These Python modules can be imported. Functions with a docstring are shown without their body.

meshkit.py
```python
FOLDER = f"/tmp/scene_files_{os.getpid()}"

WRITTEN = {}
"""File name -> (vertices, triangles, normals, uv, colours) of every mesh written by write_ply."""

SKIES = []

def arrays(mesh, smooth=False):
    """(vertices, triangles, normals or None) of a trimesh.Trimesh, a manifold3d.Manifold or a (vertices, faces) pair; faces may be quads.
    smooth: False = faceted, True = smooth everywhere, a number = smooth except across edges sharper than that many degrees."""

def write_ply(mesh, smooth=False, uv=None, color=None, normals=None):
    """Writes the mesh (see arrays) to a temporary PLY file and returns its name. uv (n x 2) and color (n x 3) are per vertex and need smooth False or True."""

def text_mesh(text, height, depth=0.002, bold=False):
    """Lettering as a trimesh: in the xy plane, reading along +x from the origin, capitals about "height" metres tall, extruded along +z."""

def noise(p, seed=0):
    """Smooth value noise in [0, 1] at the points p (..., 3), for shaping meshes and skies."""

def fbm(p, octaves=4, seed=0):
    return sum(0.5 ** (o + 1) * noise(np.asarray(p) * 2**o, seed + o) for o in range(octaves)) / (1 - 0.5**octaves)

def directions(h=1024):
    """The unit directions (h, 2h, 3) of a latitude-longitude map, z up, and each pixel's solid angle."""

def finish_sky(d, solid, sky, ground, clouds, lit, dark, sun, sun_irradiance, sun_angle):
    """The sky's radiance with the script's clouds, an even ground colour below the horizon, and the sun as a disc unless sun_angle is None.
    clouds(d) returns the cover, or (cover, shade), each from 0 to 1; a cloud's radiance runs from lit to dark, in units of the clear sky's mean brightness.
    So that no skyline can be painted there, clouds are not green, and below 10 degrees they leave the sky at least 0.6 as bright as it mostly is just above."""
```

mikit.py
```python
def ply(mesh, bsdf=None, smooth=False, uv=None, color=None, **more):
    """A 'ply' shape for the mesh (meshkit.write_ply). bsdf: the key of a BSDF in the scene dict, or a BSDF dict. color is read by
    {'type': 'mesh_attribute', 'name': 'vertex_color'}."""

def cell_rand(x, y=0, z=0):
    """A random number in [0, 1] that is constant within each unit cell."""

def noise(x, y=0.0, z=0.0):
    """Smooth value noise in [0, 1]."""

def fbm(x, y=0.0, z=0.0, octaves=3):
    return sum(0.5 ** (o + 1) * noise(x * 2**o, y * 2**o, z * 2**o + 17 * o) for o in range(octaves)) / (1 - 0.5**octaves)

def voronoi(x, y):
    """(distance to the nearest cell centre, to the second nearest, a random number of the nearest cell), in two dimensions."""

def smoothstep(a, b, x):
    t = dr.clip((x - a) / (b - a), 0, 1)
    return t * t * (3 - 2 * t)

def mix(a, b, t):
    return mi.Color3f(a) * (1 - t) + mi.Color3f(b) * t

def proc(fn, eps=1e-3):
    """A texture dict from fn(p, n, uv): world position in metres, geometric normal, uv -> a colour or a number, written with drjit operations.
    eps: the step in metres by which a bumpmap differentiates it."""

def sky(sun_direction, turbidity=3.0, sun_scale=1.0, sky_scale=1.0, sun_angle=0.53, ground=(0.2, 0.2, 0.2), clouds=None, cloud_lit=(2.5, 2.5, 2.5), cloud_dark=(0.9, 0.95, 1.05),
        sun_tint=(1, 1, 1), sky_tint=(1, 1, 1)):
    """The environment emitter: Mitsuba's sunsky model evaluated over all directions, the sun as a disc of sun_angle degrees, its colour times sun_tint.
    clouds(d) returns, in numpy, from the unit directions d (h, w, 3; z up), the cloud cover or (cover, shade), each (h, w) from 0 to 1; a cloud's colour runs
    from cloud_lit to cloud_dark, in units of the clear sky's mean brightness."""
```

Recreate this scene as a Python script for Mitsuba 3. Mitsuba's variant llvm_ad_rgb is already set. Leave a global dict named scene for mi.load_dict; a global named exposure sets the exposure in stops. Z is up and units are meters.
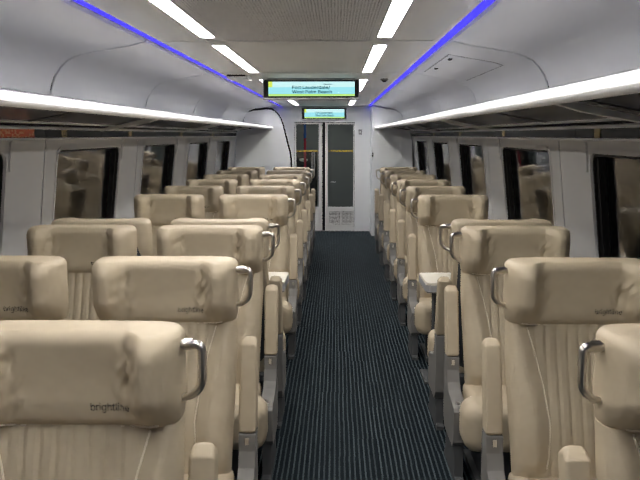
import math
import numpy as np, trimesh, drjit as dr
import mitsuba as mi
import mikit, meshkit
import manifold3d as m3
from shapely.geometry import Polygon, box as sbox, LineString
from shapely import affinity
from mikit import proc, noise, fbm, smoothstep, mix, cell_rand

T = mi.ScalarTransform4f
scene, labels = {}, {}

# ---------------------------------------------------------------- camera, light levels, exposure
F_PX, EYE = 747.0, np.array([0.2, 0.0, 1.655])
YAW, PITCH = -0.021205, 0.13963
w = np.array([math.sin(YAW) * math.cos(PITCH), math.cos(YAW) * math.cos(PITCH), -math.sin(PITCH)])
scene['camera'] = {'type': 'perspective', 'fov_axis': 'x', 'fov': math.degrees(2 * math.atan(320 / F_PX)), 'near_clip': 0.05, 'far_clip': 100.0,
                   'to_world': T().look_at(origin=EYE.tolist(), target=(EYE + w).tolist(), up=[0, 0, 1])}
exposure = -0.12
CEIL_LIGHT = (33.5, 33.0, 31.3)
UPLIGHT = (2.6, 2.6, 2.65)          # hidden light lines on top of the racks
RAIL_LIGHT = (0.62, 0.60, 0.56)
BLUE_LIGHT = (0.065, 0.045, 1.25)
VESTIBULE_LIGHT = (5.5, 5.6, 5.2)

# ---------------------------------------------------------------- materials
def srgb(r, g, b):
    return [((c / 255 + 0.055) / 1.055) ** 2.4 if c > 10 else c / 255 / 12.92 for c in (r, g, b)]

def rgb(c):
    return {'type': 'rgb', 'value': [float(x) for x in c]}

def mat(name, col, rough=0.5, metallic=0.0, spec=0.5, **kw):
    col = col if isinstance(col, dict) else rgb(col)
    scene[name] = {'type': 'twosided', 'b': {'type': 'principled', 'base_color': col, 'roughness': rough, 'metallic': metallic, 'specular': spec, **kw}}
    return name

def leather_col(p, n, uv):
    v = fbm(p.x * 6, p.y * 6, p.z * 6, 3)
    v2 = fbm(p.x * 40, p.y * 40, p.z * 40, 2)
    return mix((0.470, 0.388, 0.275), (0.510, 0.427, 0.305), smoothstep(0.25, 0.75, v * 0.75 + v2 * 0.25))

def leather_bump(p, n, uv):
    a = fbm(p.x * 30, p.y * 30, p.z * 55, 2)
    b = noise(p.x * 260, p.y * 260, p.z * 260)
    return a * 0.0016 + b * 0.00025

scene['m_leather'] = {'type': 'twosided', 'b': {'type': 'bumpmap', 'map': proc(leather_bump, 2e-3), 'scale': 1.0,
    'b': {'type': 'principled', 'base_color': proc(leather_col), 'roughness': 0.5, 'specular': 0.3}}}

def carpet_col(p, n, uv):
    seg = dr.floor(p.y * 2.1 + 3.0 * cell_rand(dr.floor(p.x / 0.103)))
    x = p.x + 0.006 * (cell_rand(seg, dr.floor(p.x / 0.103)) - 0.5)
    t = x / 0.0257
    f = t - dr.floor(t)
    line = smoothstep(0.52, 0.66, f) * (1 - smoothstep(0.86, 1.0, f))
    k = cell_rand(dr.floor(t), seg, 5)
    tuft = 0.75 + 0.5 * noise(p.x * 420, p.y * 260)
    base = mix((0.0060, 0.0098, 0.0130), (0.0078, 0.0122, 0.0156), fbm(p.x * 5, p.y * 5))
    return mix(base, (0.054, 0.068, 0.074), line * (0.65 + 0.5 * k)) * tuft

mat('m_carpet', proc(carpet_col), 0.95, 0, 0.1)

def perforated_col(p, n, uv):
    a, b = p.x / 0.0125, p.y / 0.02
    fa, fb = a - dr.floor(a) - 0.5, b - dr.floor(b) - 0.5
    d = dr.sqrt(fa * fa + fb * fb)
    inside = smoothstep(0.39, 0.36, dr.abs(p.x))
    hole = smoothstep(0.34, 0.26, d) * inside
    return mix((0.82, 0.825, 0.825), (0.38, 0.36, 0.36), hole)

mat('m_ceiling_perforated', proc(perforated_col), 0.6, 0, 0.3)
mat('m_ceiling', (0.82, 0.825, 0.825), 0.5, 0, 0.4)
mat('m_cove', (0.82, 0.825, 0.85), 0.5, 0, 0.4)
mat('m_wall', (0.56, 0.555, 0.56), 0.55, 0, 0.35)
mat('m_end_wall', (0.80, 0.81, 0.82), 0.5, 0, 0.35)
mat('m_door', (0.76, 0.76, 0.74), 0.4, 0, 0.4)
mat('m_dark', (0.018, 0.018, 0.02), 0.45)
mat('m_gasket', (0.008, 0.008, 0.009), 0.6, 0, 0.3)
mat('m_joint', (0.05, 0.05, 0.055), 0.8, 0, 0.2)
mat('m_grey', (0.19, 0.182, 0.17), 0.5, 0, 0.4)
mat('m_greydark', (0.075, 0.078, 0.08), 0.6, 0, 0.3)
mat('m_bezel', (0.36, 0.36, 0.37), 0.45, 0, 0.4)
mat('m_white', (0.72, 0.72, 0.72), 0.4, 0, 0.4)
mat('m_rack_white', (0.90, 0.90, 0.91), 0.35, 0, 0.5)
mat('m_smoked', (0.010, 0.010, 0.016), 0.14, 0, 0.12)
mat('m_band', (0.022, 0.024, 0.025), 0.35, 0, 0.15)
mat('m_chrome', (0.62, 0.58, 0.52), 0.3, 1.0)
mat('m_screw', (0.75, 0.74, 0.72), 0.25, 1.0)
mat('m_piping', (0.72, 0.64, 0.51), 0.45, 0, 0.4)
mat('m_logo', (0.075, 0.062, 0.048), 0.6, 0, 0.3)
mat('m_table', (0.72, 0.68, 0.58), 0.35, 0, 0.4)
mat('m_tag', (0.62, 0.50, 0.25), 0.5)
mat('m_ink', (0.02, 0.02, 0.02), 0.6)
mat('m_yellow', (0.80, 0.50, 0.03), 0.5)
mat('m_red', (0.45, 0.03, 0.06), 0.45)
mat('m_blue', (0.03, 0.12, 0.4), 0.45)
mat('m_vestibule', (0.22, 0.235, 0.235), 0.6)
mat('m_silver', (0.55, 0.55, 0.56), 0.35, 0.3)
mat('m_text', (0.01, 0.16, 0.22), 0.7, 0, 0.1)

def orange_col(p, n, uv):
    cy, cz = p.y / 0.018, p.z / 0.011
    k = cell_rand(dr.floor(cy), dr.floor(cz), 3)
    return mix((0.72, 0.17, 0.075), (0.80, 0.42, 0.24), smoothstep(0.55, 0.75, k))
mat('m_orange', proc(orange_col), 0.5)
scene['m_glass'] = {'type': 'thindielectric', 'int_ior': 1.5, 'specular_transmittance': rgb((0.35, 0.38, 0.37))}
scene['m_doorglass'] = {'type': 'thindielectric', 'int_ior': 1.5, 'specular_transmittance': rgb((0.8, 0.83, 0.83))}

def emit(c):
    return {'type': 'area', 'radiance': rgb(c)}

# ---------------------------------------------------------------- helpers
def put(key, shape, **kw):
    base, n = key, 0
    while key in scene:
        n += 1
        key = f'{base}_{n:03d}'
    scene[key] = {**shape, **kw}
    return key

def add(key, mesh, bsdf, smooth=35, **kw):
    return put(key, mikit.ply(mesh, bsdf, smooth=smooth, **kw))

def struct(key, label=None):
    labels[key] = {'kind': 'structure', **({'label': label} if label else {})}

def thing(key, label, cat, group=None):
    labels[key] = {'label': label, 'category': cat, **({'group': group} if group else {})}

def bx(x0, x1, y0, y1, z0, z1):
    m = trimesh.creation.box(extents=[x1 - x0, y1 - y0, z1 - z0])
    m.apply_translation([(x0 + x1) / 2, (y0 + y1) / 2, (z0 + z1) / 2])
    return m

def cat(*ms):
    return trimesh.util.concatenate(list(ms))

def to_tm(mf):
    m = mf.to_mesh()
    return trimesh.Trimesh(m.vert_properties[:, :3], m.tri_verts, process=False)

def rbox(x0, x1, y0, y1, z0, z1, r, seg=12):
    s = m3.Manifold.sphere(r, seg)
    return m3.Manifold.batch_hull([s.translate([x, y, z]) for x in (x0 + r, x1 - r) for y in (y0 + r, y1 - r) for z in (z0 + r, z1 - r)])

def extrude_yz(poly, x0, x1):
    """Polygon with coordinates (y, z), extruded along x."""
    m = trimesh.creation.extrude_polygon(poly, x1 - x0, engine='earcut')
    v = m.vertices.copy()
    m.vertices = np.stack([v[:, 2] + x0, v[:, 0], v[:, 1]], 1)
    m.fix_normals()
    return m

def extrude_xz(poly, y0, y1):
    """Polygon with coordinates (x, z), extruded along y."""
    m = trimesh.creation.extrude_polygon(poly, y1 - y0, engine='earcut')
    v = m.vertices.copy()
    m.vertices = np.stack([v[:, 0], v[:, 2] + y0, v[:, 1]], 1)
    m.fix_normals()
    return m

def extrude_xy(poly, z0, z1):
    m = trimesh.creation.extrude_polygon(poly, z1 - z0, engine='earcut')
    m.apply_translation([0, 0, z0])
    return m

def rrect(x0, x1, y0, y1, r, res=6):
    return sbox(x0 + r, y0 + r, x1 - r, y1 - r).buffer(r, quad_segs=res)

def tube(points, radius, sides=12, caps=True):
    p = np.asarray(points, float)
    t = np.gradient(p, axis=0)
    t /= np.linalg.norm(t, axis=1, keepdims=True) + 1e-12
    a = np.zeros_like(p)
    ref = np.array([0, 1, 0.]) if abs(t[0][1]) < 0.9 else np.array([1, 0, 0.])
    for i in range(len(p)):
        ref = ref - t[i] * (ref @ t[i])
        ref /= np.linalg.norm(ref)
        a[i] = ref
    b = np.cross(t, a)
    ang = np.arange(sides) * 2 * np.pi / sides
    r = np.broadcast_to(radius, (len(p),))
    v = p[:, None] + r[:, None, None] * (np.cos(ang)[None, :, None] * a[:, None] + np.sin(ang)[None, :, None] * b[:, None])
    f = []
    for i in range(len(p) - 1):
        for j in range(sides):
            k = (j + 1) % sides
            q = [i * sides + j, i * sides + k, (i + 1) * sides + k, (i + 1) * sides + j]
            f += [[q[0], q[1], q[2]], [q[0], q[2], q[3]]]
    v = v.reshape(-1, 3)
    if caps:
        for i, rev in ((0, True), (len(p) - 1, False)):
            c = len(v)
            v = np.vstack([v, p[i]])
            for j in range(sides):
                q = [i * sides + j, i * sides + (j + 1) % sides, c]
                f.append(q[::-1] if rev else q)
    m = trimesh.Trimesh(v, np.array(f), process=False)
    m.fix_normals()
    return m

def profile_strip(pts, y0, y1, thick, side=1):
    """Open profile of (x, z) points given a thickness (outwards) and extruded along y."""
    pts = np.asarray(pts, float)
    d = np.gradient(pts, axis=0)
    n = np.stack([-d[:, 1], d[:, 0]], 1)
    n /= np.linalg.norm(n, axis=1, keepdims=True)
    if n[0][1] < 0 and abs(n[0][1]) > 0.3:
        n = -n
    poly = np.vstack([pts, (pts + n * thick)[::-1]])
    if side < 0:
        poly = poly * [-1, 1]
    return extrude_xz(Polygon(poly), y0, y1)

def sstep(a, b, x):
    t = np.clip((x - a) / (b - a), 0, 1)
    return t * t * (3 - 2 * t)

Y0, Y1 = -3.0, 12.9           # length of the saloon
ZC = 2.14                     # ceiling
SIDES = ((-1, 'left'), (1, 'right'))

# ---------------------------------------------------------------- floor, ceiling, walls
add('floor', bx(-1.62, 1.62, Y0, 15.2, -0.05, 0.0), 'm_carpet', False)
struct('floor', 'dark navy carpet with fine lengthwise stripes')

add('ceiling', bx(-0.72, 0.72, Y0, Y1, ZC + 0.012, ZC + 0.03), 'm_joint', False)
struct('ceiling', 'flat pale ceiling of joined panels')
for i, y in enumerate(np.arange(-4, 12, 2.0)):
    y0, y1 = max(y, Y0) + 0.012, (y + 2.0 if y < 9.9 else Y1) - 0.012
    add('ceiling__panel', bx(-0.705, 0.705, y0, y1, ZC, ZC + 0.013), 'm_ceiling_perforated' if y < 3.9 else 'm_ceiling', False)

COVE = [(0.69, 2.186), (0.735, 2.184), (0.765, 2.174), (0.785, 2.158), (0.803, 2.139), (0.88, 2.120), (0.98, 2.103), (1.06, 2.090), (1.13, 2.078), (1.18, 2.062), (1.22, 2.040),
        (1.255, 2.008), (1.285, 1.965), (1.303, 1.92), (1.316, 1.87), (1.335, 1.80), (1.375, 1.735), (1.43, 1.70)]
lean = lambda z: 1.45 + 0.115 * np.clip(1.565 - z, -0.2, 0.765)
WIN = [(0.43 + 2 * k, 1.72 + 2 * k) for k in range(-1, 6)]
ZW0, ZW1 = 0.86, 1.565

def leaned(m, s, off=0.0):
    """A mesh whose x is the depth behind the wall face becomes part of the leaning wall."""
    v = m.vertices.copy()
    v[:, 0] = s * (lean(v[:, 2]) + v[:, 0] + off)
    m.vertices = v
    m.fix_normals()
    return m

wn = 0
for s, side in SIDES:
    W = f'wall_{side}'
    # lower wall and the backing behind the joints
    add(W, cat(leaned(bx(0.0, 0.07, Y0, Y1, 0.0, 0.76), s), leaned(bx(0.0, 0.07, Y0, Y1, 1.632, 1.70), s),
               ), 'm_wall', False)
    for y in np.arange(0.23, 12.5, 2.0):
        add(f'{W}__joint_seal', leaned(extrude_yz(sbox(y - 0.012, 0.76, y + 0.012, 1.632), 0.012, 0.06), s), 'm_joint', False)
    struct(W, f'grey-lilac {side} side wall of the carriage with window panels')
    for k, (a, b) in enumerate(WIN):
        p0, p1 = 4.23 + (a - 4.43) + 0.007, 6.23 + (a - 4.43) - 0.007
        if k == 0:
            p0 = Y0
        if k == len(WIN) - 1:
            p1 = Y1
        hole = rrect(a, b, ZW0, ZW1, 0.06, 8)
        outer = sbox(p0, 0.76, p1, 1.632)
        add(f'{W}__panel', leaned(extrude_yz(outer.difference(hole), 0.0, 0.065), s), 'm_wall', 20)
        wn += 1
        N = f'window_{wn}'
        struct(N)
        add(f'{N}__frame', leaned(extrude_yz(hole.buffer(0.024).difference(hole.buffer(0.003)), -0.006, 0.0), s), 'm_wall', 20)
        if k < len(WIN) - 1:
            add(f'{W}__pillar_cap', leaned(extrude_yz(rrect(b + 0.035, b + 0.25, 1.47, 1.628, 0.02), -0.012, 0.0), s), 'm_wall', 20)
        add(f'{N}__gasket', leaned(extrude_yz(hole.difference(hole.buffer(-0.012)), 0.008, 0.06), s), 'm_gasket', 20)
        add(f'{N}__pane', trimesh.Trimesh([[s * (lean(z) + 0.056), y, z] for y, z in ((a, ZW0), (b, ZW0), (b, ZW1), (a, ZW1))], [[0, 1, 2], [0, 2, 3]], process=False), 'm_glass', False)
        # the dark reveal strip at the window's ends, where the blind guide runs
        add(f'{N}__blind_guide', leaned(bx(0.02, 0.055, b - 0.045, b - 0.012, ZW0 + 0.01, ZW1 - 0.01), s), 'm_gasket', False)
    # outer skin of the body, dark, behind the glass
    add(f'{W}__cove_backing', profile_strip([(x, z + 0.02) for x, z in COVE[:-3]], Y0, Y1, 0.01, s), 'm_joint', 30)
    for i, y in enumerate(np.arange(-4, 12, 2.0)):
        y0, y1 = max(y, Y0) + 0.014, (y + 2.0 if y < 9.9 else Y1) - 0.014
        add(f'{W}__cove_panel', profile_strip(COVE, y0, y1, 0.016, s), 'm_cove', 30)

# access hatch in the right cove panel, a little proud, with its latches
def on_cove(x):
    xs, zs = zip(*COVE)
    return np.interp(x, xs, zs)
def hatch_strip(x0, x1, y0, y1, lift):
    return profile_strip([(x, on_cove(x) - lift) for x in np.linspace(x0, x1, 12)], y0, y1, lift - 0.0004)
add('wall_right__access_hatch', hatch_strip(0.865, 1.175, 4.52, 5.72, 0.0032), 'm_cove', 30)
labels['wall_right__access_hatch'] = {'label': 'flush rectangular access hatch in the curved panel'}
add('wall_right__access_hatch__seam', hatch_strip(0.858, 1.182, 4.503, 5.737, 0.0014), 'm_bezel', 30)
for y in (4.68, 5.33):
    add('wall_right__access_hatch__latch', to_tm(rbox(0.884, 0.906, y - 0.035, y + 0.035, on_cove(0.895) - 0.010, on_cove(0.895) + 0.002, 0.005, 8)), 'm_joint', 30)

# ends of the saloon
endpoly = Polygon([(-1.56, 0), (1.56, 0), (1.46, 1.6), (1.40, 1.75), (1.32, 1.9), (1.26, 2.02), (1.18, 2.075), (0.72, 2.18), (-0.72, 2.18), (-1.18, 2.075), (-1.26, 2.02), (-1.32, 1.9), (-1.40, 1.75), (-1.46, 1.6)])
add('wall_back', extrude_xz(endpoly, Y0 - 0.04, Y0), 'm_grey', False)
struct('wall_back')
DW0, DW1, DZ = -0.512, 0.522, 1.874
add('wall_end', extrude_xz(endpoly.difference(sbox(DW0, -0.1, DW1, DZ)), Y1, Y1 + 0.05), 'm_end_wall', False)
struct('wall_end', 'pale lilac end wall round the sliding door')

# ---------------------------------------------------------------- ceiling lights
SPANS = [(0.13, 1.83), (2.03, 3.83), (4.13, 5.95), (6.66, 8.42), (10.05, 12.3)]
for s, side in SIDES:
    for i, (a, b) in enumerate(SPANS):
        n = sum(1 for q in labels if q.startswith('ceiling_light'))
        key = 'ceiling_light' + (f'_{n:03d}' if n else '')
        ring = rrect(s * 0.439 - 0.042, s * 0.439 + 0.042, a - 0.007, b + 0.007, 0.032)
        lens = rrect(s * 0.439 - 0.036, s * 0.439 + 0.036, a, b, 0.027)
        add(f'{key}__frame', extrude_xy(ring.difference(lens), ZC - 0.005, ZC), 'm_white', 30)
        scene.__setitem__(f'{key}__diffuser', {**mikit.ply(extrude_xy(lens, ZC - 0.003, ZC), 'm_white'), 'emitter': emit(CEIL_LIGHT)})
        where = {0: f'lit bar light on the {side} of the ceiling above the camera',
                 1: f'nearest lit bar light on the {side} of the ceiling, cut by the frame',
                 2: f'second lit bar light on the {side} of the ceiling, before the hanging display',
                 3: f'third lit bar light on the {side} of the ceiling, beside the hanging display',
                 4: f'farthest lit bar light on the {side} of the ceiling, just before the end wall'}[i]
        thing(key, 'white ' + where, 'ceiling light', 'bar lights along the ceiling')

# blue light lines, tucked behind the edge of the ceiling panels
for n, (s, side) in enumerate(SIDES):
    key = 'led_strip' + (f'_{n:03d}' if n else '')
    xa, xb = (-0.722, -0.7055) if s < 0 else (0.7055, 0.734)
    add(f'{key}__holder', bx(xa, xb, Y0, Y1, ZC, ZC + 0.016), 'm_ceiling', False)
    ba, bb = (s * 0.722, s * 0.784) if s < 0 else (0.734, 0.796)
    v = [[ba, Y0, ZC + 0.006], [bb, Y0, ZC + 0.0105], [bb, Y1, ZC + 0.0105], [ba, Y1, ZC + 0.006]]
    f = [[0, 2, 1], [0, 3, 2]] if s > 0 else [[0, 1, 2], [0, 2, 3]]
    scene[f'{key}__light_line'] = {**mikit.ply(trimesh.Trimesh(v, f, process=False), 'm_gasket'), 'emitter': emit(BLUE_LIGHT)}
    thing(key, f'blue light line along the {side} edge of the flat ceiling', 'light strip')

# ---------------------------------------------------------------- luggage racks
def arc(cx, cz, r, a0, a1, n):
    return [(cx + r * math.cos(math.radians(a)), cz + r * math.sin(math.radians(a))) for a in np.linspace(a0, a1, n)]

RY1 = 12.28
for n, (s, side) in enumerate(SIDES):
    key = 'luggage_rack' + (f'_{n:03d}' if n else '')
    thing(key, f'long overhead luggage rack with a lit white rounded rail above the {side} windows', 'luggage rack')
    cx, cz, r = 0.853, 1.770, 0.025
    def xz(p):
        return [(s * x, z) for x, z in p]
    # lit cap (upper inner half of the rail) and the metal rail below it
    outer = arc(cx, cz, r, 35, 195, 18)
    inner = arc(cx, cz, r - 0.004, 195, 35, 18)
    scene[f'{key}__rail_light'] = {**mikit.ply(extrude_xz(Polygon(xz(outer + inner)), Y0, RY1), 'm_white', smooth=40), 'emitter': emit(RAIL_LIGHT)}
    labels[f'{key}__rail_light'] = {'label': 'glowing white rounded front rail'}
    low = arc(cx, cz, r, 196, 394, 22) + [(cx, cz)]
    add(f'{key}__rail', extrude_xz(Polygon(xz(low)), Y0, RY1), 'm_rack_white', 30)
    # front profile from the rail up to the shelf
    add(f'{key}__front_profile', extrude_xz(Polygon(xz([(0.872, 1.775), (0.884, 1.762), (0.945, 1.79), (0.945, 1.806), (0.90, 1.806)])), Y0, RY1), 'm_bezel', 30)
    xa, xb = sorted((s * 0.902, s * 0.932))
    scene[f'{key}__uplight'] = {**mikit.ply(trimesh.Trimesh([[xa, Y0, 1.8085], [xb, Y0, 1.8085], [xb, RY1, 1.8085], [xa, RY1, 1.8085]], [[0, 1, 2], [0, 2, 3]], process=False), 'm_white'), 'emitter': emit(UPLIGHT)}
    # shelf panes of smoked glass, one per metre, with white cross bars between
    zs = lambda x: 1.712 + (1.43 - x) * 0.185
    ys = [Y0] + list(np.arange(-2.2 if s < 0 else -1.8, RY1, 1.5)) + [RY1]
    for a, b in zip(ys[:-1], ys[1:]):
        if b - a > 0.05:
            p = [(0.945, zs(0.945)), (1.37, zs(1.37)), (1.37, zs(1.37) + 0.008), (0.945, zs(0.945) + 0.008)]
            add(f'{key}__shelf_pane', extrude_xz(Polygon(xz(p)), a + 0.012, b - 0.012), 'm_smoked', False)
            p = [(0.945, zs(0.945) - 0.004), (1.37, zs(1.37) - 0.004), (1.37, zs(1.37) + 0.01), (0.945, zs(0.945) + 0.01)]
            if b < RY1 - 0.01:
                add(f'{key}__shelf_bar', extrude_xz(Polygon(xz(p)), b - 0.012, b + 0.012), 'm_greydark', False)
    add(f'{key}__shelf_rail', extrude_xz(Polygon(xz([(1.37, zs(1.37) - 0.002), (1.43, 1.702), (1.43, 1.716), (1.37, zs(1.37) + 0.012)])), Y0, RY1), 'm_smoked', False)
    add(f'{key}__shelf_trim', extrude_xz(Polygon(xz([(1.356, zs(1.356) - 0.010), (1.368, zs(1.368) - 0.010), (1.368, zs(1.368) + 0.012), (1.356, zs(1.356) + 0.012)])), Y0, RY1), 'm_rack_white', False)
    for y in ((-0.9, 2.2, 5.2, 8.0, 10.8) if s < 0 else (-0.3, 2.8, 5.9, 8.9, 11.6)):
        p = [(0.93, zs(0.93) - 0.002), (1.10, zs(1.10) - 0.006), (1.43, 1.696), (1.43, 1.680), (1.10, zs(1.10) - 0.034), (0.93, zs(0.93) - 0.016)]
        add(f'{key}__bracket_arm', extrude_xz(Polygon(xz(p)), y - 0.024, y + 0.024), 'm_rack_white', False)
    # the dark number band on the wall under the shelf
    for z0, z1, x0 in ((1.629, 1.6405, 1.416), (1.685, 1.698, 1.408)):
        add(f'{key}__band_rail', bx(min(s * x0, s * 1.445), max(s * x0, s * 1.445), Y0, RY1, z0, z1), 'm_rack_white', False)
    yb = [Y0] + list(np.arange(-0.8 if s < 0 else -0.1, RY1, 1.0)) + [RY1]
    for a, b in zip(yb[:-1], yb[1:]):
        add(f'{key}__band_panel', bx(min(s * 1.428, s * 1.446), max(s * 1.428, s * 1.446), a + 0.006, b - 0.006, 1.6405, 1.686), 'm_band', False)
    add(f'{key}__band_backing', bx(min(s * 1.436, s * 1.447), max(s * 1.436, s * 1.447), Y0, RY1, 1.6405, 1.686), 'm_rack_white', False)
    # seat number tags
    for y in ((2.45, 4.48, 5.93, 7.9, 9.9) if s < 0 else (1.6, 3.57, 5.55, 7.5, 9.5)):
        add(f'{key}__seat_number_tag', bx(min(s * 1.424, s * 1.428), max(s * 1.424, s * 1.428), y - 0.036, y + 0.036, 1.642, 1.685), 'm_tag', False)
        t = sum(1 for q in scene if q.startswith(f'{key}__seat_number_tag') and q.count('__') == 1)
        tk = f'{key}__seat_number_tag' + (f'_{t - 1:03d}' if t > 1 else '')
        labels[tk] = {'label': 'yellowish seat number tag'}
        if s < 0 and abs(y - 4.48) < 0.1:
            m = meshkit.text_mesh('11', 0.026, 0.0006, bold=True)
            v = m.vertices.copy()
            v[:, 0] -= (v[:, 0].max() + v[:, 0].min()) / 2
            m.vertices = np.stack([-1.424 + v[:, 2], y + v[:, 0], 1.651 + v[:, 1]], 1)
            add(f'{tk}__number', m, 'm_ink', False)
    if s < 0:
        add(f'{key}__notice_strip', bx(-1.428, -1.4235, 3.1, 4.03, 1.6415, 1.685), 'm_orange', False)
        labels[f'{key}__notice_strip'] = {'label': 'orange printed notice strip on the dark band'}

# ---------------------------------------------------------------- seats
HA = 0.268

def section_loft(levels, nx, xs_n, cap_crown=0.0):
    """levels: list of (z, front(x) , back(x), a). Closed mesh; uv = (x, z)."""
    rows = []
    for z, fr, bk, a in levels:
        x = xs_n * a
        rows.append(np.vstack([np.stack([x, fr(x), z + 0 * x], 1), np.stack([x, bk(x), z + 0 * x], 1)[::-1]]))
    M = 2 * nx
    v = np.vstack(rows)
    f = []
    i, j = np.meshgrid(np.arange(len(levels) - 1), np.arange(M), indexing='ij')
    q = np.stack([i * M + j, i * M + (j + 1) % M, (i + 1) * M + (j + 1) % M, (i + 1) * M + j], -1).reshape(-1, 4)
    f = [q[:, [0, 1, 2]], q[:, [0, 2, 3]]]
    k = np.arange(nx - 1)
    top = (len(levels) - 1) * M
    q = np.stack([top + k, top + k + 1, top + M - 2 - k, top + M - 1 - k], -1)
    f += [q[:, [0, 1, 2]], q[:, [0, 2, 3]]]
    q = np.stack([k, M - 1 - k, M - 2 - k, k + 1], -1)
    f += [q[:, [0, 1, 2]], q[:, [0, 2, 3]]]
    m = trimesh.Trimesh(v, np.vstack(f), process=False)
    m.merge_vertices()
    m.update_faces(m.nondegenerate_faces())
    m.fix_normals()
    return m

def xsamples(n):
    t = np.linspace(-1, 1, n)
    return np.sign(t) * (1 - (1 - np.abs(t)) ** 1.35)

def round_in(d, r):
    """Inset of a rounded corner of radius r at the distance d from the edge."""
    d = np.clip(d, 0, r)
    return r - np.sqrt(np.maximum(r * r - (r - d) ** 2, 0))

HZ0, HZ1 = 0.950, 1.197

def head_front(x, z):
    ax = np.abs(x)
    yf = -0.097 + 0.125 * (HZ1 - z)                       # padded face, leaning a little over the backrest
    yf = yf - 0.012 * np.exp(-((z - 1.0) / 0.06) ** 2) * (ax < 0.3)
    wing = 0.072 * sstep(0.135, 0.195, ax) + 0.022 * np.sin(np.clip((ax - 0.17) / 0.11, 0, 1) * np.pi)
    wing = wing * (0.18 + 0.82 * sstep(HZ0, 1.06, z)) * (1 - 0.25 * sstep(1.14, HZ1, z))
    y = yf - wing
    crease = np.exp(-((ax - 0.15) / 0.032) ** 2) * sstep(0.96, 1.02, z) * (1 - sstep(1.14, 1.19, z))
    nz = meshkit.noise(np.stack([x * 45 + z * 30 * np.sign(x), z * 16 - ax * 30, 0 * x + 3], -1), 3) - 0.5
    y = y - 0.024 * crease * nz
    fold = np.sin(2 * np.pi * (ax * 0.95 - (z - 1.08) * 0.5 + 0.004 * np.sin(z * 60)) / 0.027) * np.where(x > 0, 1.0, 0.55)
    y = y + 0.0034 * fold * sstep(0.115, 0.14, ax) * (1 - sstep(0.165, 0.195, ax)) * sstep(0.985, 1.04, z) * (1 - sstep(1.12, 1.165, z))
    y = y + 0.0030 * np.exp(-((ax - 0.232) / 0.006) ** 2)
    return y

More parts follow.
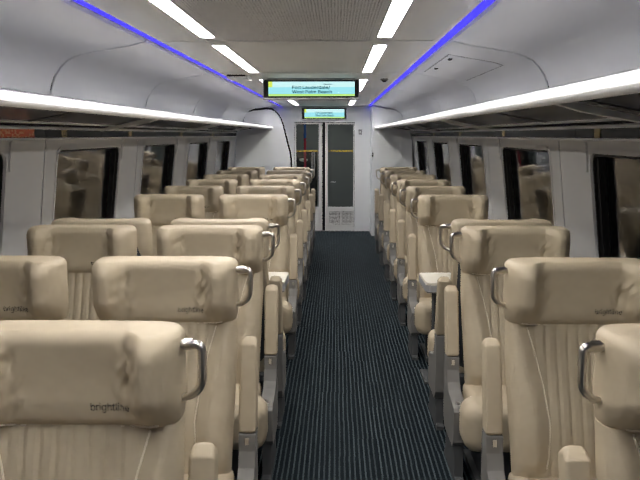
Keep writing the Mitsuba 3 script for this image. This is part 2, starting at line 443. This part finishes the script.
def head_levels(nl):
    t = np.linspace(0, 1, nl)
    t = 0.5 - 0.5 * np.cos(np.pi * t) if nl > 3 else t
    for s_ in t:
        z = HZ0 + (HZ1 - HZ0) * s_
        dt, db = HZ1 - z, z - HZ0
        a = HA - round_in(dt, 0.028) - 0.022 * (1 - np.sqrt(np.clip(1 - (1 - np.clip(db / 0.09, 0, 1)) ** 2, 0, 1)))
        fi = round_in(dt, 0.036) + 0.045 * (1 - np.sqrt(np.clip(1 - (1 - np.clip(db / 0.035, 0, 1)) ** 2, 0, 1)))
        bi = round_in(dt, 0.022) + round_in(db, 0.02)
        yc, yb = -0.02, 0.045 - 0.03 * (HZ1 - z)
        e = lambda x, a=a: (1 - np.clip(np.abs(x) / a, 0, 1) ** 7) ** (1 / 2.6)
        fr = lambda x, z=z, fi=fi, e=e, yc=yc: yc + (np.minimum(head_front(x, z) + fi, yc - 0.004) - yc) * e(x)
        bk = lambda x, e=e, yb=yb, bi=bi, yc=yc: yc + (yb - bi - yc) * e(x)
        yield z, fr, bk, a

def xp(z):
    return np.interp(z, [0.42, 0.50, 0.62, 0.75, 0.85, 0.97], [0.150, 0.130, 0.122, 0.140, 0.162, 0.195])

BZ0, BZ1 = 0.375, 0.965
def back_c(z):
    return -0.022 - 0.29 * (0.95 - z)

def back_front(x, z):
    ax = np.abs(x)
    p = xp(z)
    y = back_c(z) - 0.045 - 0.018 * np.exp(-((z - 0.60) / 0.14) ** 2)
    y = y - 0.038 * sstep(p - 0.012, p + 0.06, ax) * sstep(0.40, 0.5, z)
    rib = np.abs((x / 0.040 + 0.5) % 1 - 0.5) * 0.040
    rib = np.exp(-(rib / 0.0055) ** 2) * (ax < p - 0.014) * (1 - sstep(0.9, 0.96, z) * 0.3)
    y = y + 0.0072 * rib
    wr = meshkit.noise(np.stack([x * 22, z * 75 + ax * 20, 0 * x], -1), 5) - 0.5
    y = y - 0.0045 * wr * sstep(p, p + 0.05, ax)
    wr = meshkit.noise(np.stack([x * 12, z * 30 + 0 * x, 0 * x + 9], -1), 7) - 0.5
    return y - 0.003 * wr

def back_levels(nl):
    for s_ in np.linspace(0, 1, nl):
        z = BZ0 + (BZ1 - BZ0) * s_
        db = z - BZ0
        a = np.interp(z, [0.40, 0.6, 0.85, 0.965], [0.252, 0.258, 0.266, 0.262]) - round_in(db, 0.03)
        fi = round_in(db, 0.03)
        e = lambda x, a=a: (1 - np.clip(np.abs(x) / a, 0, 1) ** 6) ** (1 / 2.6)
        c = back_c(z)
        fr = lambda x, z=z, c=c, e=e, fi=fi: c + (back_front(x, z) + fi - c) * e(x)
        bk = lambda x, z=z, c=c, e=e: c + 0.05 * e(x)
        yield z, fr, bk, a

def surf(levels_fn, x, z, n=60):
    """The front surface's y at (x, z)."""
    best = min(levels_fn(n), key=lambda L: abs(L[0] - z))
    return float(best[1](np.array([x]))[0])

def seat_parts(nx_h, nl_h, nx_b, nl_b):
    parts = {}
    parts['headrest'] = (section_loft(list(head_levels(nl_h)), nx_h, xsamples(nx_h)), 'm_leather', 60)
    parts['backrest'] = (section_loft(list(back_levels(nl_b)), nx_b, np.linspace(-1, 1, nx_b) if nx_b > 60 else xsamples(nx_b)), 'm_leather', 60)
    zl = np.linspace(0.30, 1.10, 16)
    arcx = np.linspace(-1, 1, 15)
    lv = []
    for z in zl:
        c = np.interp(z, [0.30, 0.95, 1.10], [back_c(0.30) + 0.062, back_c(0.95) + 0.058, 0.052])
        a = np.interp(z, [0.30, 0.4, 1.0, 1.10], [0.20, 0.235, 0.235, 0.19])
        lv.append((z, lambda x, c=c, a=a: c - 0.02 + 0 * x, lambda x, c=c, a=a: c - 0.008 + 0.02 * (1 - np.clip(np.abs(x) / a, 0, 1) ** 4) ** 0.5, a))
    parts['back_shell'] = (section_loft(lv, 15, arcx), 'm_greydark', 40)
    hl = list(head_levels(60))
    def hf(x, z):
        return float(min(hl, key=lambda L: abs(L[0] - z))[1](np.array([x]))[0])
    bl = list(back_levels(120))
    def bf(x, z):
        return float(min(bl, key=lambda L: abs(L[0] - z))[1](np.array([x]))[0])
    pts = [(x, hf(x, 0.955 + 0.012 * (abs(x) / 0.2) ** 3) - 0.001, 0.955 + 0.012 * (abs(x) / 0.2) ** 3) for x in np.linspace(-0.215, 0.215, 41)]
    parts['headrest__piping'] = (tube(pts, 0.0034, 6), 'm_piping', True)
    for nm, sg in (('backrest__piping', -1), ('backrest__piping_001', 1)):
        pts = [(sg * (xp(z) + 0.0), bf(sg * xp(z), z) - 0.001, z) for z in np.linspace(0.465, 0.95, 36)]
        parts[nm] = (tube(pts, 0.0029, 6), 'm_piping', True)
    m = meshkit.text_mesh('brightline', 0.0185, 0.0016).subdivide()
    v = m.vertices.copy()
    v[:, 0] = (v[:, 0] - v[:, 0].min()) / (v[:, 0].max() - v[:, 0].min()) * 0.094
    xx, zz = 0.053 + v[:, 0], 1.005 + v[:, 1]
    gx, gz = np.linspace(0.04, 0.16, 25), np.linspace(0.985, 1.04, 12)
    G = np.array([[hf(a, b) for b in gz] for a in gx])
    from scipy.interpolate import RegularGridInterpolator
    ys = RegularGridInterpolator((gx, gz), G, bounds_error=False, fill_value=None)(np.stack([xx, zz], 1))
    m.vertices = np.stack([xx, ys + 0.0004 - v[:, 2], zz], 1)
    m.fix_normals()
    parts['headrest__logo'] = (m, 'm_logo', False)
    return parts

def side_parts(sg, aisle):
    """Cushion, folded armrest, bracket, handle, base; sg is the side (sign of local x) with the armrest."""
    P = {}
    def X(a, b):
        return (sg * a, sg * b) if sg > 0 else (sg * b, sg * a)
    c = rbox(*X(-0.265, 0.262), -0.42, -0.13, 0.28, 0.435, 0.035, 16) + rbox(*X(-0.272, 0.322), -0.605, -0.388, 0.235, 0.458, 0.065, 24)
    P['cushion'] = (to_tm(c), 'm_leather', 40)
    P['cushion__piping'] = (tube([(sg * x, -0.392, 0.4365) for x in np.linspace(-0.235, 0.265, 8)], 0.003, 6), 'm_piping', True)
    pad = m3.Manifold.batch_hull([m3.Manifold.sphere(0.013, 12).translate([sg * x, y + dy, z]) for x in (0.2855, 0.3265) for y, z in ((-0.083, 0.560), (-0.010, 0.862)) for dy in (-0.022, 0.022)] +
                                 [m3.Manifold.sphere(0.019, 14).translate([sg * 0.306 + dx, -0.004, 0.872]) for dx in (-0.012, 0.012)])
    P['armrest_pad'] = (to_tm(pad), 'm_leather', 50)
    poly = Polygon([(-0.035, 0.545), (-0.118, 0.545), (-0.124, 0.48), (-0.150, 0.425), (-0.19, 0.398), (-0.25, 0.384), (-0.355, 0.366), (-0.372, 0.352), (-0.374, 0.20), (-0.34, 0.17), (-0.08, 0.17), (-0.04, 0.22)]).buffer(-0.006).buffer(0.006)
    P['bracket'] = (extrude_yz(poly, *X(0.274, 0.336)), 'm_grey', 30)
    P['bracket__screw'] = (cat(bx(*X(0.298, 0.312), -0.1235, -0.1165, 0.505, 0.532)), 'm_screw', False)
    bolt = trimesh.creation.cylinder(0.011, 0.008, sections=14)
    bolt.apply_transform(trimesh.transformations.rotation_matrix(math.radians(10), [1, 0, 0]))
    bolt.apply_translation([sg * 0.305, -0.315, 0.374])
    P['bracket__bolt'] = (bolt, 'm_screw', 30)
    if aisle:
        pts = [(0.262, 1.160), (0.285, 1.160), (0.297, 1.161), (0.309, 1.163), (0.3165, 1.160), (0.3195, 1.150), (0.320, 1.13), (0.320, 1.10), (0.3195, 1.08), (0.316, 1.064), (0.308, 1.050), (0.297, 1.040), (0.285, 1.032), (0.262, 1.026)]
        p = np.array(pts)
        # resample smoothly
        d = np.r_[0, np.cumsum(np.linalg.norm(np.diff(p, axis=0), axis=1))]
        q = np.linspace(0, d[-1], 40)
        p = np.stack([np.interp(q, d, p[:, 0]), np.interp(q, d, p[:, 1])], 1)
        for _ in range(2):
            p[1:-1] = (p[:-2] + 2 * p[1:-1] + p[2:]) / 4
        pts3 = [(sg * a, -0.052 - 0.02 * math.sin(math.pi * i / 39), b) for i, (a, b) in enumerate(p)]
        P['grab_handle'] = (tube(pts3, np.interp(q / d[-1], [0, 0.22, 0.32, 1], [0.0115, 0.0115, 0.0098, 0.0088]), 12), 'm_chrome', True)
        fer = trimesh.creation.cylinder(0.0145, 0.02, sections=18)
        fer.apply_transform(trimesh.transformations.rotation_matrix(math.pi / 2, [0, 1, 0]))
        fer.apply_translation([sg * 0.284, -0.0535, 1.160])
        P['grab_handle__ferrule'] = (fer, 'm_chrome', 30)
    base = cat(bx(-0.20, 0.20, -0.40, -0.10, 0.03, 0.30), bx(-0.23, 0.23, -0.45, -0.05, 0.0, 0.03))
    P['base'] = (base, 'm_greydark', False)
    leg = extrude_yz(Polygon([(-0.35, 0.18), (-0.09, 0.18), (-0.06, 0.03), (-0.03, 0.02), (-0.03, 0.0), (-0.40, 0.0), (-0.40, 0.02), (-0.37, 0.03)]), *X(0.284, 0.326))
    P['leg'] = (leg, 'm_greydark', False)
    P['seat_pan'] = (bx(*X(-0.25, 0.275), -0.40, -0.06, 0.270, 0.305), 'm_greydark', False)
    return P

LOD = {}
for lod, args in (('near', (128, 48, 109, 60)), ('far', (44, 26, 45, 30))):
    LOD[lod] = {k: mikit.ply(m, b, smooth=sm) for k, (m, b, sm) in seat_parts(*args).items()}
SIDE = {(sg, a): {k: mikit.ply(m, b, smooth=sm) for k, (m, b, sm) in side_parts(sg, a).items()} for sg in (-1, 1) for a in (False, True)}
PART_LABELS = {'grab_handle': 'silver grab handle', 'bracket': 'grey side bracket', 'armrest_pad': 'folded-up armrest', 'base': 'dark grey base', 'back_shell': 'dark grey rear shell', 'headrest__logo': 'dark lettering', 'headrest__piping': 'pale piping'}

seat_n = 0
def seat(x, y, facing, sg, aisle, lod, label):
    """facing -1: towards the camera; +1: away. sg: world side of the armrest."""
    global seat_n
    key = 'train_seat' + (f'_{seat_n:03d}' if seat_n else '')
    seat_n += 1
    tw = T().translate([x, y, 0]) if facing < 0 else T().translate([x, y, 0]).rotate([0, 0, 1], 180)
    local = sg if facing < 0 else -sg
    for src in (LOD[lod], SIDE[(local, aisle)]):
        for k, d in src.items():
            if lod == 'far' and k in ('bracket__bolt', 'cushion__piping'):
                continue
            scene[f'{key}__{k}'] = {**d, 'to_world': tw}
            if k in PART_LABELS:
                labels[f'{key}__{k}'] = {'label': PART_LABELS[k]}
    thing(key, label, 'seat', 'cream leather train seats')

COLS = ((-0.435, 1, True, 'left aisle'), (-1.088, 1, False, 'left window'), (1.099, -1, True, 'right'))
WORD = {'left aisle': 'aisle seat on the left', 'left window': 'window seat on the left', 'right': 'single seat on the right'}
ROWS = [(1.78, -1, 'nearest {}, in the first row from the camera'), (2.78, -1, '{} in the second row from the camera'),
        (3.78, -1, '{} third from the camera, backing onto one facing away'),
        (4.02, 1, '{} facing away, its top just showing behind another'),
        (5.78, -1, '{} directly behind the white table'), (6.78, -1, '{}, first beyond the table-side seat'),
        (7.78, -1, '{}, second beyond the table-side seat'), (8.78, -1, '{}, third beyond the table-side seat'),
        (9.78, -1, '{} second row from the end wall'), (10.78, -1, '{} in the last row before the end wall')]
for i, (y, fc, text) in enumerate(ROWS):
    for x, sg, aisle, col in COLS:
        seat(x, y, fc, sg, aisle, 'near' if i < 5 else 'far', 'cream leather ' + text.format(WORD[col]))

# ---------------------------------------------------------------- tables between the facing seats
for n, (x0, x1, side) in enumerate(((-1.44, -0.13, 'left'), (0.785, 1.44, 'right'))):
    key = 'folding_table' + (f'_{n:03d}' if n else '')
    thing(key, f'white-topped table between the facing seats on the {side} of the aisle', 'table')
    y0, y1 = 4.79, 5.17
    if x0 < 0:
        poly = Polygon([(x0, y0), (x1 - 0.03, y0), (x1 - 0.008, y0 + 0.02), (x1, y1 - 0.02), (x1 - 0.02, y1), (x0, y1)])
        leg = (-0.75, -0.66)
    else:
        poly = Polygon([(x1, y0), (x0 + 0.03, y0), (x0 + 0.008, y0 + 0.02), (x0, y1 - 0.02), (x0 + 0.02, y1), (x1, y1)])
        leg = (0.86, 0.95)
    add(f'{key}__top', extrude_xy(poly.buffer(-0.004).buffer(0.004), 0.684, 0.70), 'm_table', 30)
    add(f'{key}__lower_leaf', extrude_xy(poly.buffer(-0.003), 0.632, 0.6845), 'm_grey', 30)
    add(f'{key}__edge_band', extrude_xy(poly.buffer(0.002).difference(poly.buffer(-0.003)), 0.640, 0.683), 'm_bezel', 30)
    add(f'{key}__leg', cat(bx(leg[0], leg[1], 4.93, 5.03, 0.012, 0.633), bx(leg[0] - 0.06, leg[1] + 0.06, 4.84, 5.12, 0.0, 0.015)), 'm_greydark', False)

# ---------------------------------------------------------------- displays
def display(key, x0, x1, z0, z1, y, depth, label, hang):
    thing(key, label, 'display')
    b = 0.012
    add(f'{key}__housing', to_tm(rbox(x0 - 0.008, x1 + 0.008, y + 0.004, y + depth, z0 - 0.02, z1 + 0.012, 0.01, 8)), 'm_silver', 30)
    add(f'{key}__bezel', extrude_xz(rrect(x0, x1, z0, z1, 0.006).difference(sbox(x0 + 0.04, z0 + 0.012, x1 - 0.032, z1 - 0.012)), y - 0.004, y + 0.012), 'm_gasket', 30)
    sx0, sx1, sz0, sz1 = x0 + 0.04, x1 - 0.032, z0 + 0.012, z1 - 0.012
    W, H = sx1 - sx0, sz1 - sz0
    def quad(a, b_, c, d, col, name, dy=0.0, lab=None):
        v = [[sx0 + a * W, y + 0.002 - dy, sz0 + c * H], [sx0 + b_ * W, y + 0.002 - dy, sz0 + c * H], [sx0 + b_ * W, y + 0.002 - dy, sz0 + d * H], [sx0 + a * W, y + 0.002 - dy, sz0 + d * H]]
        k = put(f'{key}__{name}', mikit.ply(trimesh.Trimesh(v, [[0, 1, 2], [0, 2, 3]], process=False), 'm_gasket'))
        scene[k]['emitter'] = emit(col)
        if lab:
            labels[k] = {'label': lab}
    quad(0, 1, 0.15, 0.62, (0.36, 0.86, 0.95), 'screen', lab='pale cyan lit screen')
    quad(0, 1, 0.62, 1.0, (0.66, 1.0, 1.0), 'screen')
    quad(0, 1, 0.0, 0.15, (0.52, 0.86, 0.24), 'screen_band', lab='yellow-green band along the foot of the screen')
    quad(0, 0.045, 0.62, 1.0, (0.75, 0.9, 0.12), 'screen_corner', 0.0004, 'yellow corner of the screen')
    def text(t, width, xl, zb, h):
        m = meshkit.text_mesh(t, h, 0.0008, bold=True)
        v = m.vertices.copy()
        v[:, 0] = (v[:, 0] - v[:, 0].min()) / (v[:, 0].max() - v[:, 0].min()) * width * W
        m.vertices = np.stack([sx0 + xl * W + v[:, 0], y + 0.0012 - v[:, 2], sz0 + zb * H + v[:, 1]], 1)
        m.fix_normals()
        add(f'{key}__lettering', m, 'm_text', False)
    text('Fort Lauderdale/', 0.44, 0.275, 0.50, 0.21 * H)
    text('West Palm Beach', 0.46, 0.275, 0.20, 0.21 * H)
    if hang:
        text('North', 0.10, 0.64, 0.77, 0.10 * H)
        add(f'{key}__mount', bx(x0 + 0.03, x1 - 0.03, y + 0.02, y + depth - 0.005, z1 + 0.008, ZC), 'm_silver', False)

display('information_display', -0.425, 0.393, 1.975, 2.122, 6.55, 0.055, 'large hanging display with the two destinations, black frame, under the ceiling', True)
display('information_display_001', -0.376, 0.372, 1.926, 2.103, 12.845, 0.055, 'small-looking far display over the sliding door on the end wall', False)

# ---------------------------------------------------------------- small ceiling fittings
thing('dome_camera', 'small dark dome camera on the ceiling right of the hanging display', 'camera')
m = trimesh.creation.icosphere(3, 0.022)
m.apply_transform(trimesh.transformations.scale_matrix(0.8, None, [0, 0, 1]))
m.apply_translation([0.62, 6.64, ZC - 0.012])
add('dome_camera__dome', m, 'm_gasket', True)
m = trimesh.creation.cylinder(0.033, 0.014, sections=28)
m.apply_translation([0.62, 6.64, ZC - 0.007])
add('dome_camera__ring', m, 'm_grey', 30)
thing('ceiling_vent', 'thin dark-edged flap under the ceiling beside the left blue light line', 'vent')
add('ceiling_vent__flap', bx(-0.69, -0.535, 6.18, 6.46, ZC - 0.030, ZC - 0.012), 'm_ceiling', False)
add('ceiling_vent__edge', bx(-0.69, -0.54, 6.176, 6.20, ZC - 0.012, ZC), 'm_gasket', False)
add('ceiling_vent__clip', bx(-0.545, -0.525, 6.2, 6.5, ZC - 0.028, ZC), 'm_white', False)

# ---------------------------------------------------------------- partition and locker at the far end
thing('partition', 'pale rounded partition with black edge trim at the far left, before the door', 'partition')
edge = [(-1.335, 1.86), (-1.325, 1.91), (-1.295, 1.985), (-1.245, 2.035), (-1.16, 2.060), (-0.92, 2.085), (-0.85, 2.078), (-0.80, 2.052), (-0.74, 1.99), (-0.69, 1.915), (-0.655, 1.80), (-0.60, 1.574), (-0.545, 1.36), (-0.53, 1.25), (-0.53, 1.0), (-0.53, 0.0)]
add('partition__panel', extrude_xz(Polygon([(-1.50, 0.0), (-1.44, 1.55), (-1.40, 1.70)] + edge), 12.30, 12.335), 'm_end_wall', False)
add('partition__edge_trim', tube([(x, 12.30, z) for x, z in edge[:13] + [(-0.53, 1.25), (-0.53, 0.9)]], [0.03, 0.028, 0.014, 0.012] + [0.015] * 3 + [0.009] * 4 + [0.013] * 4, 8), 'm_gasket', True)
labels['partition__edge_trim'] = {'label': 'black rubber edge trim'}

thing('locker', 'tall pale locker box at the far right beside the sliding door', 'locker')
add('locker__body', extrude_xz(Polygon([(0.787, 0), (1.50, 0), (1.44, 1.55), (1.40, 1.69), (1.325, 1.78), (1.30, 1.88), (1.25, 2.0), (1.18, 2.05), (0.9, 2.10), (0.787, 2.12)]), 12.30, 12.9), 'm_end_wall', False)
add('locker__door', extrude_xz(rrect(0.90, 1.28, 0.12, 1.93, 0.02), 12.292, 12.30), 'm_end_wall', 30)
add('locker__lock', to_tm(rbox(0.792, 0.812, 12.288, 12.302, 1.295, 1.37, 0.004, 6)), 'm_gasket', 30)

# ---------------------------------------------------------------- sliding door in the end wall
struct('door_1', 'double sliding door with tall glass panes and a low grille')
yd = 12.905
def leaf(x0, x1, g0, g1, grille):
    p = sbox(x0, 0.012, x1, 1.862).difference(rrect(g0, g1, 0.42, 1.836, 0.012))
    if grille:
        p = p.difference(sbox(0.085, 0.115, 0.49, 0.345))
    k = add('door_1__leaf', extrude_xz(p, yd, yd + 0.035), 'm_door', False)
    add(f'{k}__pane', trimesh.Trimesh([[g0, yd + 0.018, 0.42], [g1, yd + 0.018, 0.42], [g1, yd + 0.018, 1.836], [g0, yd + 0.018, 1.836]], [[0, 1, 2], [0, 2, 3]], process=False), 'm_doorglass', False)
    add(f'{k}__safety_stripe', bx(g0 + 0.004, g1 - 0.004, yd + 0.013, yd + 0.0165, 1.376, 1.392), 'm_yellow', False)
    labels[f'{k}__safety_stripe'] = {'label': 'thin yellow stripe across the glass'}
    if grille:
        add(f'{k}__grille_backing', bx(0.083, 0.492, yd + 0.027, yd + 0.033, 0.113, 0.347), 'm_grey', False)
        bars = [bx(0.085, 0.49, yd + 0.012, yd + 0.026, z, z + 0.011) for z in np.arange(0.122, 0.34, 0.024)] + [bx(0.279, 0.295, yd + 0.004, yd + 0.03, 0.115, 0.345)]
        bars += [bx(x, x + 0.006, yd + 0.01, yd + 0.024, 0.115, 0.345) for x in np.arange(0.105, 0.49, 0.024)]
        g = add(f'{k}__grille', cat(*bars), 'm_door', False)
        labels[g] = {'label': 'low ventilation grille in two fields'}
        add(f'{k}__label_plate', bx(0.11, 0.20, yd + 0.012, yd + 0.016, 0.845, 0.863), 'm_white', False)
leaf(-0.505, -0.033, -0.482, -0.098, False)
leaf(0.013, 0.515, 0.063, 0.498, True)
add('door_1__seal', bx(-0.033, 0.013, yd + 0.004, yd + 0.03, 0.012, 1.862), 'm_gasket', False)
add('door_1__threshold', bx(DW0, DW1, 12.88, 12.96, 0.0, 0.012), 'm_bezel', False)
thing('switch_plate', 'small pale switch plate on the end wall right of the door', 'switch')
add('switch_plate__plate', to_tm(rbox(0.585, 0.645, 12.888, 12.902, 1.66, 1.75, 0.004, 6)), 'm_bezel', 30)
add('switch_plate__button', to_tm(rbox(0.602, 0.628, 12.884, 12.892, 1.69, 1.72, 0.003, 6)), 'm_door', 30)

# ---------------------------------------------------------------- vestibule seen through the door panes
add('wall_vestibule', cat(bx(-1.0, -0.96, 12.96, 15.2, 0, 2.2), bx(0.96, 1.0, 12.96, 15.2, 0, 2.2), bx(-1.0, 1.0, 15.16, 15.2, 0, 2.2), bx(-1.0, 1.0, 12.96, 15.2, 2.16, 2.2)), 'm_vestibule', False)
struct('wall_vestibule', 'dim grey vestibule behind the door')
thing('vestibule_light', 'lit panel on the vestibule ceiling behind the door', 'ceiling light')
scene['vestibule_light'] = {**mikit.ply(bx(-0.3, 0.5, 13.7, 14.3, 2.145, 2.158), 'm_white'), 'emitter': emit(VESTIBULE_LIGHT)}
thing('vestibule_console', 'dark console box with a white oval behind the left door pane', 'cabinet')
add('vestibule_console__body', to_tm(rbox(-0.60, -0.16, 13.9, 14.4, 0.0, 1.36, 0.03, 8)), 'm_dark', 30)
m = trimesh.creation.icosphere(2, 1.0)
m.apply_transform(np.diag([0.085, 0.02, 0.035, 1]))
m.apply_translation([-0.40, 13.895, 1.20])
add('vestibule_console__oval_badge', m, 'm_white', True)
for x in (-0.24, -0.20):
    add('vestibule_console__side_rail', bx(x - 0.012, x + 0.012, 13.87, 13.9, 0.9, 1.34), 'm_silver', False)
thing('grab_pole', 'red pole with a blue upper end behind the left door pane', 'pole')
add('grab_pole__red_section', tube([(-0.36, 13.6, z) for z in np.linspace(0.0, 1.60, 6)], 0.022, 14), 'm_red', 30)
add('grab_pole__blue_section', tube([(-0.36, 13.6, z) for z in np.linspace(1.60, 2.16, 4)], 0.022, 14), 'm_blue', 30)
